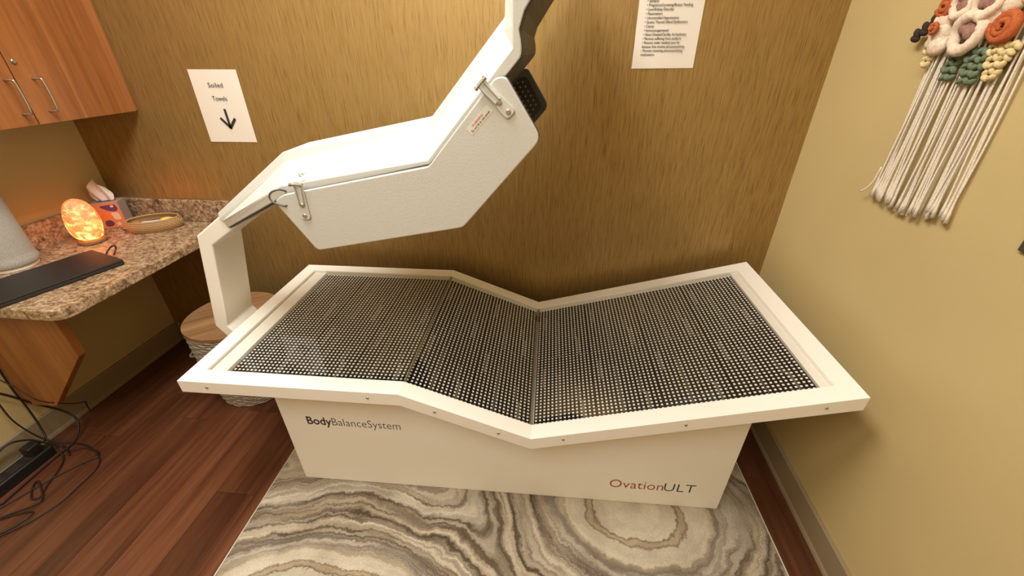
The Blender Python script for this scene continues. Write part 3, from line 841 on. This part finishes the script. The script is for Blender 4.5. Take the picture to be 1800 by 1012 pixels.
# coiled rope tray with small things
ry = empty('rope_tray', (-1.842, 1.604, ZT), math.radians(24)); tag(ry, 'oval coiled rope tray in the corner of the counter', 'tray')
M_ROPE = Mat('tan_rope', srgb(188, 150, 104), 0.85); m = M_ROPE
wvn = m.n('ShaderNodeTexWave'); m.link(m.coords(), wvn.inputs[0]); wvn.inputs['Scale'].default_value = 70; wvn.inputs['Distortion'].default_value = 2
m.color(m.ramp(wvn.outputs['Fac'], [(0.2, srgb(150, 112, 70)), (0.8, srgb(204, 168, 120))])); m.bump(wvn.outputs['Fac'], 0.5, 0.003)
RX, RY = 0.108, 0.072
def ellipse(rx, ry_, z, k=40): return [(rx*math.cos(2*math.pi*i/k), ry_*math.sin(2*math.pi*i/k), z) for i in range(k)]
MB().lathe([(0.001, 0.001), (1.0, 0.001), (1.0, 0.024), (0.001, 0.024)], 40, (0, 0, 0), RX-0.012, RY-0.012).build('tray_bottom', M_ROPE, ry)
for k in range(7):
    q = math.sin(math.pi*(k+0.6)/7.6)
    MB().tube(ellipse(RX-0.012+0.012*q, RY-0.012+0.012*q, 0.0045+k*0.0072), 0.0043, 8, closed=True).build('rope_coil', M_ROPE, ry, smooth=True)
rym = Matrix.Translation(ry.location) @ Matrix.Rotation(math.radians(24), 4, 'Z')
def on_tray(x, y, z): return tuple(rym @ Vector((x, y, z)))
M_YEL = Mat('yellow_glaze', srgb(226, 196, 92), 0.3)
o = MB().ball((0, 0, 0), 0.022, 0.010, 0.010, 12, 8).build('yellow_soap', M_YEL, smooth=True); o.scale = (1.25, 1.25, 1.25); o.location = on_tray(0.050, -0.002, 0.0368); o.rotation_euler = (0, 0, math.radians(60))
tag(o, 'small glossy yellow oval piece lying in the rope tray', 'trinket')
M_STONE = Mat('tan_stone', srgb(170, 122, 78), 0.5)
o = MB().ball((0, 0, 0), 0.020, 0.013, 0.009, 12, 8).build('tan_stone', M_STONE, smooth=True); o.scale = (1, 1, 1.2); o.location = on_tray(-0.066, -0.006, 0.0350); tag(o, 'tan polished stone at the left end of the rope tray', 'stone')
M_CARD = Mat('pale_card', srgb(222, 214, 220), 0.5)
o = MB().box(-0.036, 0.036, -0.022, 0.022, 0, 0.010).build('paper_slip', M_CARD); o.location = on_tray(-0.010, -0.004, 0.0245); o.rotation_euler = (0, 0, math.radians(30)); tag(o, 'pale folded paper slip lying in the rope tray', 'paper')
M_STICK = Mat('dark_stick', srgb(84, 50, 32), 0.6)
o = MB().tube([(-0.04, 0, 0), (-0.01, 0.004, 0.002), (0.02, 0, 0.001), (0.045, 0.006, 0.002)], 0.0045, 8, 4).build('brown_stick', M_STICK, smooth=True); o.location = on_tray(0.0, 0.030, 0.0290); o.rotation_euler = (0, 0, math.radians(26)); tag(o, 'dark brown stick lying across the rope tray', 'stick')
o = MB().tube([(0, 0, 0.003), (0.004, -0.012, 0.008), (0.006, -0.02, 0.020), (0.0, -0.025, 0.034)], 0.003, 8, 4).build('silver_clip', M_METAL, smooth=True); o.location = on_tray(-0.124, 0.012, 0.0002); tag(o, 'small shiny silver clip beside the rope tray and tissue box', 'clip')
M_SHELLP = Mat('pearl_white', srgb(240, 232, 216), 0.25)
for i, (x_, y_) in enumerate(((0.060, 0.034), (0.082, 0.014))):
    o = MB().ball((0, 0, 0), 0.007, 0.007, 0.006, 10, 6).build('white_bead', M_SHELLP, smooth=True); o.location = on_tray(x_, y_, 0.0302)
    tag(o, ['round white bead beside the dark stick in the rope tray', 'round white bead at the far right rim of the rope tray'][i], 'bead', 'white beads in the rope tray')

# laptop
lpa = Vector((-1.642, 1.250)); e1 = Vector((-0.313, -0.95)).normalized(); e2 = Vector((e1.y, -e1.x))
lp = empty('laptop', (lpa.x, lpa.y, ZT), math.atan2(e1.y, e1.x)); tag(lp, 'closed flat black laptop on the counter', 'laptop')
MB().prism(round_poly([(0, 0), (0.37, 0), (0.37, -0.226), (0, -0.226)], 0.008, 4), 0.002, 0.0125, 'z').build('bottom_case', M_LAP, lp, bevel=0.002, angle=60)
MB().prism(round_poly([(0.0, 0.0), (0.37, 0), (0.37, -0.226), (0.0, -0.226)], 0.008, 4), 0.0135, 0.021, 'z').build('lid', M_LAP, lp, bevel=0.0025, angle=60)
for a0, b0 in ((0.02, -0.03), (0.31, -0.03), (0.02, -0.206), (0.31, -0.206)):
    MB().box(a0, a0+0.04, b0, b0+0.01, 0.0002, 0.002).build('rubber_foot', M_BLACK, lp)
MB().box(0.05, 0.32, -0.221, -0.216, 0.0120, 0.0140).build('hinge_bar', M_BLACK, lp)
# cable loop lying behind the laptop
o = MB().tube([(-1.800, 1.320, 0.7435), (-1.800, 1.334, 0.754), (-1.790, 1.346, 0.766), (-1.772, 1.345, 0.768), (-1.762, 1.332, 0.758), (-1.762, 1.316, 0.7435)], 0.003, 8, 6).build('cable_loop', M_BLACK, smooth=True)
tag(o, 'small loop of black cable at the back corner of the laptop', 'cable')

# grey felt bin
M_FELT = Mat('grey_felt', srgb(172, 168, 160), 0.95, spec=0.1)
h = M_FELT.noise(M_FELT.coords(), 380, 3); M_FELT.bump(h, 0.5, 0.002)
M_FELT.color(M_FELT.ramp(h, [(0.3, srgb(150, 147, 140)), (0.7, srgb(186, 182, 174))]))
fb = empty('felt_bin', (-2.052, 1.190, ZT)); tag(fb, 'tall grey felt-covered cylinder with a white foot beside the laptop', 'bin')
MB().lathe([(0.001, 0.0005), (0.068, 0.0005), (0.070, 0.004), (0.070, 0.016), (0.001, 0.016)], 32).build('foot', M_WHITE, fb, smooth=False)
MB().lathe([(0.001, 0.014), (0.074, 0.014), (0.079, 0.020), (0.079, 0.038), (0.076, 0.046), (0.075, 0.06), (0.074, 0.31), (0.070, 0.33), (0.001, 0.335)], 36).build('felt_cover', M_FELT, fb, smooth=True)
MB().box(0.02, 0.024, -0.078, -0.072, 0.02, 0.32).build('seam', M_FELT, fb)

# ------------------------------------------------------------------ basket with wooden lid
bs = empty('woven_basket', (-1.435, 1.41, 0.0)); tag(bs, 'round grey woven laundry basket with a wooden lid behind the bed arm', 'basket')
M_WEAVE = Mat('grey_rope_weave', srgb(150, 138, 120), 0.9)
h = M_WEAVE.noise(M_WEAVE.coords((1, 1, 1)), 120, 3); M_WEAVE.color(M_WEAVE.ramp(h, [(0.3, srgb(124, 112, 96)), (0.7, srgb(176, 164, 146))])); M_WEAVE.bump(h, 0.4, 0.003)
M_INNER = Mat('basket_core', srgb(70, 60, 50), 0.9)
def brad(z): return 0.160+0.030*min(1, z/0.40)+0.008*math.sin(math.pi*min(1, z/0.4))
MB().lathe([(0.001, 0.002)]+[(brad(z)-0.007, z) for z in [0.002]+[0.05*i for i in range(1, 9)]]+[(0.001, 0.40)], 40).build('core', M_INNER, bs, smooth=False)
nr = 30
for k in range(nr):
    z = 0.008+k*(0.385/(nr-1)); r = brad(z)
    pts = []
    for i in range(72):
        a = 2*math.pi*i/72
        q = r+0.0022*math.sin(a*18+(math.pi if k % 2 else 0))
        pts.append((q*math.cos(a), q*math.sin(a), z+0.0025*math.sin(a*18+(math.pi if k % 2 else 0)+1.0)))
    MB().tube(pts, 0.0062, 6, closed=True).build('weave_row', M_WEAVE, bs, smooth=True)
M_LID = mat_wood('acacia_lid', (98, 68, 42), (142, 106, 70), (172, 136, 96), 'X', 0.5, 0.45)
NL = 5; RL = 0.197
for i in range(NL):
    y0 = -RL+2*RL*i/NL; y1 = -RL+2*RL*(i+1)/NL
    P = []
    for j in range(9):
        y_ = y0+(y1-y0)*j/8; P.append((math.sqrt(max(RL*RL-y_*y_, 0)), y_))
    for j in range(9):
        y_ = y1+(y0-y1)*j/8; P.append((-math.sqrt(max(RL*RL-y_*y_, 0)), y_))
    Q = []
    for p in P:
        if not Q or (Vector(p)-Vector(Q[-1])).length > 1e-4: Q.append(p)
    if (Vector(Q[0])-Vector(Q[-1])).length < 1e-4: Q.pop()
    o = MB().prism(Q, 0.402, 0.418, 'z').build('lid_board', M_LID, bs, bevel=0.0012, angle=60); o.rotation_euler = (0, 0, math.radians(38))
hd = []
for i in range(11):
    a = math.radians(184+ (i-5)*5.2); b = math.sin(math.pi*i/10)
    hd.append(((brad(0.24)+0.002+0.085*b)*math.cos(a), (brad(0.24)+0.002+0.085*b)*math.sin(a), 0.245-0.05*b))
MB().tube(hd, 0.006, 8, 3).build('rope_handle', M_WEAVE, bs, smooth=True)
hd2 = [(-x_, -y_, z_) for x_, y_, z_ in hd]
MB().tube(hd2, 0.006, 8, 3).build('rope_handle', M_WEAVE, bs, smooth=True)

# ------------------------------------------------------------------ power strip and cords
ps = empty('power_strip', (-2.052, 0.80, 0.0)); tag(ps, 'black power strip on the floor against the left wall', 'power strip')
def sh(mb): return shift(mb, ps)
sh(MB().box(-2.085, -2.022, 0.66, 0.93, 0.001, 0.046)).build('housing', M_BLACK, ps, bevel=0.006, seg=3)
for k in range(4):
    y_ = 0.70+0.058*k
    sh(MB().box(-2.074, -2.034, y_-0.02, y_+0.02, 0.0455, 0.0475)).build('socket', M_LAP, ps, bevel=0.001)
for k in range(1):
    y_ = 0.890-0.058*k
    pl = sh(MB().box(-2.078, -2.032, y_-0.022, y_+0.022, 0.0478, 0.088)).build('plug', M_BLACK, ps, bevel=0.006, seg=3)
M_CORD = Mat('dark_cord', srgb(40, 26, 20), 0.5)
def cord(pts, r, label, k=8):
    o = MB().tube(pts, r, 8, k).build('extension_cord', M_CORD, smooth=True)
    tag(o, label, 'cord', 'tangled cords under the counter'); return o
WX = XL+0.022
cord([(-2.03, 0.985, 0.700), (-2.05, 0.985, 0.55), (-2.095, 0.99, 0.42), (-2.105, 0.985, 0.30), (-2.108, 0.985, 0.20), (-2.10, 0.975, 0.10), (-2.075, 0.95, 0.05), (-2.055, 0.905, 0.072)], 0.0036, 'black cord running down past the bracket into the power strip')
cord([(-2.115, 0.80, 0.60), (-2.112, 0.86, 0.42), (-2.11, 0.945, 0.315), (-2.10, 1.005, 0.20), (-2.07, 1.055, 0.10), (-2.03, 1.045, 0.05), (-2.00, 0.985, 0.012), (-2.00, 0.90, 0.006), (-1.995, 0.82, 0.006), (-1.985, 0.70, 0.006)], 0.0042, 'thick black cord sagging along the wall below the bracket')
cord([(-2.112, 0.92, 0.42), (-2.11, 0.93, 0.30), (-2.10, 0.925, 0.18), (-2.07, 0.945, 0.06), (-2.01, 0.975, 0.008), (-1.93, 0.97, 0.0055), (-1.84, 0.935, 0.0055), (-1.785, 0.885, 0.0055), (-1.775, 0.80, 0.0055), (-1.775, 0.735, 0.0055), (-1.80, 0.665, 0.0055), (-1.84, 0.615, 0.0055), (-1.90, 0.56, 0.0055)], 0.0030, 'brown cord with a wide loop swinging far out across the floor planks')
cord([(-2.112, 0.96, 0.40), (-2.06, 0.97, 0.33), (-2.00, 0.975, 0.255), (-1.985, 1.045, 0.17), (-2.04, 1.115, 0.105), (-2.09, 1.14, 0.062), (-2.098, 1.14, 0.010)], 0.0022, 'thin cord crossing in front of the bracket to the baseboard')
cord([(-2.010, 0.93, 0.03), (-1.965, 0.905, 0.006), (-1.93, 0.86, 0.005), (-1.90, 0.79, 0.005), (-1.875, 0.745, 0.005), (-1.90, 0.735, 0.005), (-1.945, 0.775, 0.005), (-1.96, 0.80, 0.005), (-1.93, 0.79, 0.0115), (-1.86, 0.74, 0.005), (-1.865, 0.71, 0.005), (-1.92, 0.665, 0.005), (-1.97, 0.62, 0.005)], 0.0030, 'brown cord bunched in sharp bends beside the power strip')
cord([(-1.99, 0.60, 0.0045), (-1.92, 0.655, 0.0045), (-1.85, 0.69, 0.0045), (-1.83, 0.675, 0.0045), (-1.85, 0.625, 0.0045), (-1.89, 0.585, 0.0045), (-1.935, 0.575, 0.0045), (-1.965, 0.59, 0.011)], 0.0026, 'small closed loop of brown cord nearest the camera on the floor')

cord([(-2.10, 0.70, 0.060), (-2.10, 0.80, 0.10), (-2.085, 0.86, 0.125), (-2.075, 0.905, 0.10), (-2.060, 0.93, 0.06), (-2.030, 0.955, 0.010), (-1.985, 0.94, 0.005), (-1.955, 0.92, 0.005)], 0.0040, 'stiff black cord arching over the far end of the power strip')
cord([(-1.985, 0.66, 0.0045), (-1.95, 0.74, 0.0045), (-1.905, 0.83, 0.0045), (-1.86, 0.895, 0.0045), (-1.83, 0.925, 0.0045), (-1.855, 0.95, 0.0045), (-1.92, 0.955, 0.0115), (-1.96, 0.935, 0.012)], 0.0024, 'thin cord running straight along the planks from the power strip')
# ------------------------------------------------------------------ yarn wall hanging on the right wall
wh = empty('wall_hanging', (XR, 1.15, 1.07)); tag(wh, 'woven yarn wall hanging with felt flowers and long cream fringe', 'wall hanging')
def yarn(name, col, sc=300):
    m = Mat(name, srgb(*col), 0.95, spec=0.1); hh = m.noise(m.coords(), sc, 3, 0.7)
    m.color(m.ramp(hh, [(0.3, srgb(*[c*0.88 for c in col])), (0.7, srgb(*[min(255, c*1.05) for c in col]))])); m.bump(hh, 0.5, 0.002); return m
Y_CRM = yarn('yarn_cream', (240, 229, 210)); Y_WHT = yarn('wool_white', (240, 218, 194), 120); Y_ORG = yarn('wool_rust', (190, 104, 62), 150)
Y_MAV = yarn('wool_mauve', (164, 124, 112), 150); Y_GRN = yarn('wool_sage', (116, 130, 104), 200); Y_YEL = yarn('wool_butter', (226, 206, 154), 200); Y_DRK = yarn('wool_charcoal', (66, 56, 52), 200)
def H(y, z, d=0.0): return (-d, y-1.15, z-1.07)     # d = distance out from the wall
rr = random.Random(11)
NF = 46
for k in range(NF):
    t = k/(NF-1)
    yt = 1.262-0.232*t+rr.uniform(-0.003, 0.003); zt = 1.56
    yb = 1.268-0.262*t+rr.uniform(-0.008, 0.008)
    zb = 1.076+0.008*math.sin(t*9)+0.018*t*t+rr.uniform(-0.008, 0.008)
    clump = 0.010*math.sin(t*2*math.pi*5.5)
    pts = []
    for i in range(9):
        s = i/8
        yy = yt+(yb-yt)*s+0.003*math.sin(s*5+k*1.7)*s - clump*s*s*0.55
        d = 0.010+0.004*(k % 3)+0.002*math.sin(s*7+k)
        pts.append(H(yy, zt+(zb-zt)*s, d))
    n_ = len(catmull([Vector(p) for p in pts], 3))
    rad = [0.0022]*n_
    rad[-1] = 0.0050; rad[-2] = 0.0040; rad[-3] = 0.0028
    MB().tube(pts, rad, 6, 3).build('fringe_cord', Y_CRM, wh, smooth=True)
# one stray strand kicked out to the left
MB().tube([H(1.268, 1.16, 0.016), H(1.272, 1.12, 0.018), H(1.282, 1.095, 0.022), H(1.298, 1.082, 0.024)], 0.0022, 6, 4).build('fringe_cord', Y_CRM, wh, smooth=True)
def puff(name, mat, y, z, d, r, n=9, sq=0.6, seed=0, spread=0.55):
    q = random.Random(seed); mb = MB()
    for i in range(n):
        a = q.random()*6.28; k = r*spread*math.sqrt(q.random())
        s = r*q.uniform(0.45, 0.62)
        rot = Matrix.Rotation(q.random()*3, 3, 'X')
        mb.ball(H(y+k*math.cos(a), z+k*math.sin(a), d+q.uniform(-0.3, 0.3)*r*0.4), s*sq, s*1.15, s*0.85, 12, 8, rot)
    return mb.build(name, mat, wh, smooth=True)
def rosette(mat, y, z, d, r, turns=2.3, thick=0.30, seed=0, squash=1.0):
    q = random.Random(seed); pts = []; rad = []; n = 34
    for i in range(n):
        t = i/(n-1); a = turns*2*math.pi*t+q.uniform(-0.1, 0.1)+seed
        rr_ = r*(0.10+0.72*t)
        pts.append(H(y+rr_*math.cos(a), z+rr_*math.sin(a)*squash, d+0.008*(1-t)+q.uniform(-0.001, 0.001)))
        rad.append(r*thick*(0.55+0.55*t)*q.uniform(0.9, 1.1))
    return MB().tube(pts, rad, 9).build('flower', mat, wh, smooth=True)
def ring(mat, y, z, d, ry_, rz_, th, rot=0.0, seed=0):
    q = random.Random(seed); pts = []; rad = []
    for i in range(26):
        a = 2*math.pi*i/26; u_, v_ = ry_*math.cos(a), rz_*math.sin(a)
        pts.append(H(y+u_*math.cos(rot)-v_*math.sin(rot), z+u_*math.sin(rot)+v_*math.cos(rot), d+0.003*math.sin(2*a)))
        rad.append(th*q.uniform(0.85, 1.15))
    return MB().tube(pts, rad, 9, closed=True).build('petal_ring', mat, wh, smooth=True)
def loops(name, mat, y0, y1, zt, zb, d, rows, taper=0.5, seed=0, size=0.0075):
    q = random.Random(seed); mb = MB()
    for j in range(rows):
        t = j/max(1, rows-1); z = zt+(zb-zt)*t
        c = (y0+y1)/2; hw = (y0-y1)/2*(1-taper*t)
        n_ = max(1, int(round(2*hw/(size*1.5))))
        for i in range(n_):
            y = c+hw*(1-2*(i+0.5)/n_)+q.uniform(-0.001, 0.001)
            mb.ball(H(y, z+q.uniform(-0.002, 0.002), d+0.003*(j % 2)+q.uniform(-.001, .001)), size*0.85, size*1.2, size*0.72, 10, 6, Matrix.Rotation((0.75 if (i+j) % 2 else -0.75)+q.uniform(-0.2, 0.2), 3, 'X'))
    return mb.build(name, mat, wh, smooth=True)
loops('leaf_tuft', Y_GRN, 1.205, 1.152, 1.445, 1.388, 0.024, 5, 0.35, 1, 0.0085)
loops('leaf_tuft', Y_GRN, 1.150, 1.088, 1.440, 1.384, 0.026, 5, 0.35, 2, 0.0085)
loops('leaf_tuft', Y_YEL, 1.102, 1.035, 1.452, 1.392, 0.026, 6, 0.6, 3, 0.0080)
loops('leaf_tuft', Y_YEL, 1.285, 1.238, 1.450, 1.412, 0.022, 4, 0.5, 4, 0.0080)
puff('wool_puff', Y_WHT, 1.246, 1.460, 0.028, 0.034, 12, 0.6, 5)
puff('wool_puff', Y_WHT, 1.254, 1.488, 0.030, 0.036, 14, 0.6, 6)
rosette(Y_ORG, 1.246, 1.489, 0.050, 0.014, 1.5, 0.34, 2)
puff('wool_puff', Y_WHT, 1.200, 1.505, 0.026, 0.040, 10, 0.6, 7)
puff('wool_puff', Y_MAV, 1.166, 1.480, 0.036, 0.022, 8, 0.6, 8)
ring(Y_WHT, 1.160, 1.475, 0.040, 0.033, 0.034, 0.0115, 0.4, 3)
puff('wool_puff', Y_WHT, 1.120, 1.505, 0.026, 0.040, 10, 0.6, 9)
rosette(Y_ORG, 1.078, 1.486, 0.036, 0.036, 2.4, 0.27, 4, 0.95)
rosette(Y_ORG, 1.256, 1.532, 0.034, 0.026, 2.0, 0.30, 6)
puff('wool_puff', Y_MAV, 1.214, 1.534, 0.034, 0.020, 8, 0.6, 10)
ring(Y_WHT, 1.208, 1.536, 0.038, 0.027, 0.029, 0.008, 0.5, 5)
puff('wool_puff', Y_MAV, 1.146, 1.532, 0.036, 0.022, 8, 0.6, 12)
ring(Y_WHT, 1.143, 1.530, 0.040, 0.029, 0.028, 0.008, 0.1, 6)
puff('wool_puff', Y_WHT, 1.080, 1.542, 0.030, 0.036, 10, 0.6, 13)
puff('wool_puff', Y_WHT, 1.200, 1.575, 0.030, 0.040, 10, 0.6, 14)
puff('wool_puff', Y_WHT, 1.130, 1.580, 0.030, 0.040, 10, 0.6, 15)
br_ = MB()
for i in range(8):
    t = i/7; y_ = 1.338-0.070*t+(0.006 if i % 2 else -0.003); z_ = 1.468+0.048*t+(0.004 if i % 2 else 0)
    br_.ball(H(y_, z_, 0.022), 0.008, 0.014, 0.0085, 10, 6, Matrix.Rotation(0.9 if i % 2 else 0.25, 3, 'X'))
br_.build('braid', Y_DRK, wh, smooth=True)
M_DOW = mat_wood('dowel_wood', (120, 84, 52), (158, 116, 76), (186, 146, 104), 'Y', 1.0, 0.5)
MB().tube([H(1.34, 1.60, 0.012), H(0.96, 1.60, 0.012)], 0.008, 12).build('dowel', M_DOW, wh, smooth=True)

# small dark plate at the right
pt = MB().box(XR-0.008, XR-0.0005, 0.728, 0.842, 1.101, 1.175).build('dark_wall_plate', Mat('plate_dark', srgb(70, 64, 58), 0.5), bevel=0.002)
tag(pt, 'dark grey wall plate at the right edge below the yarn hanging', 'wall plate')
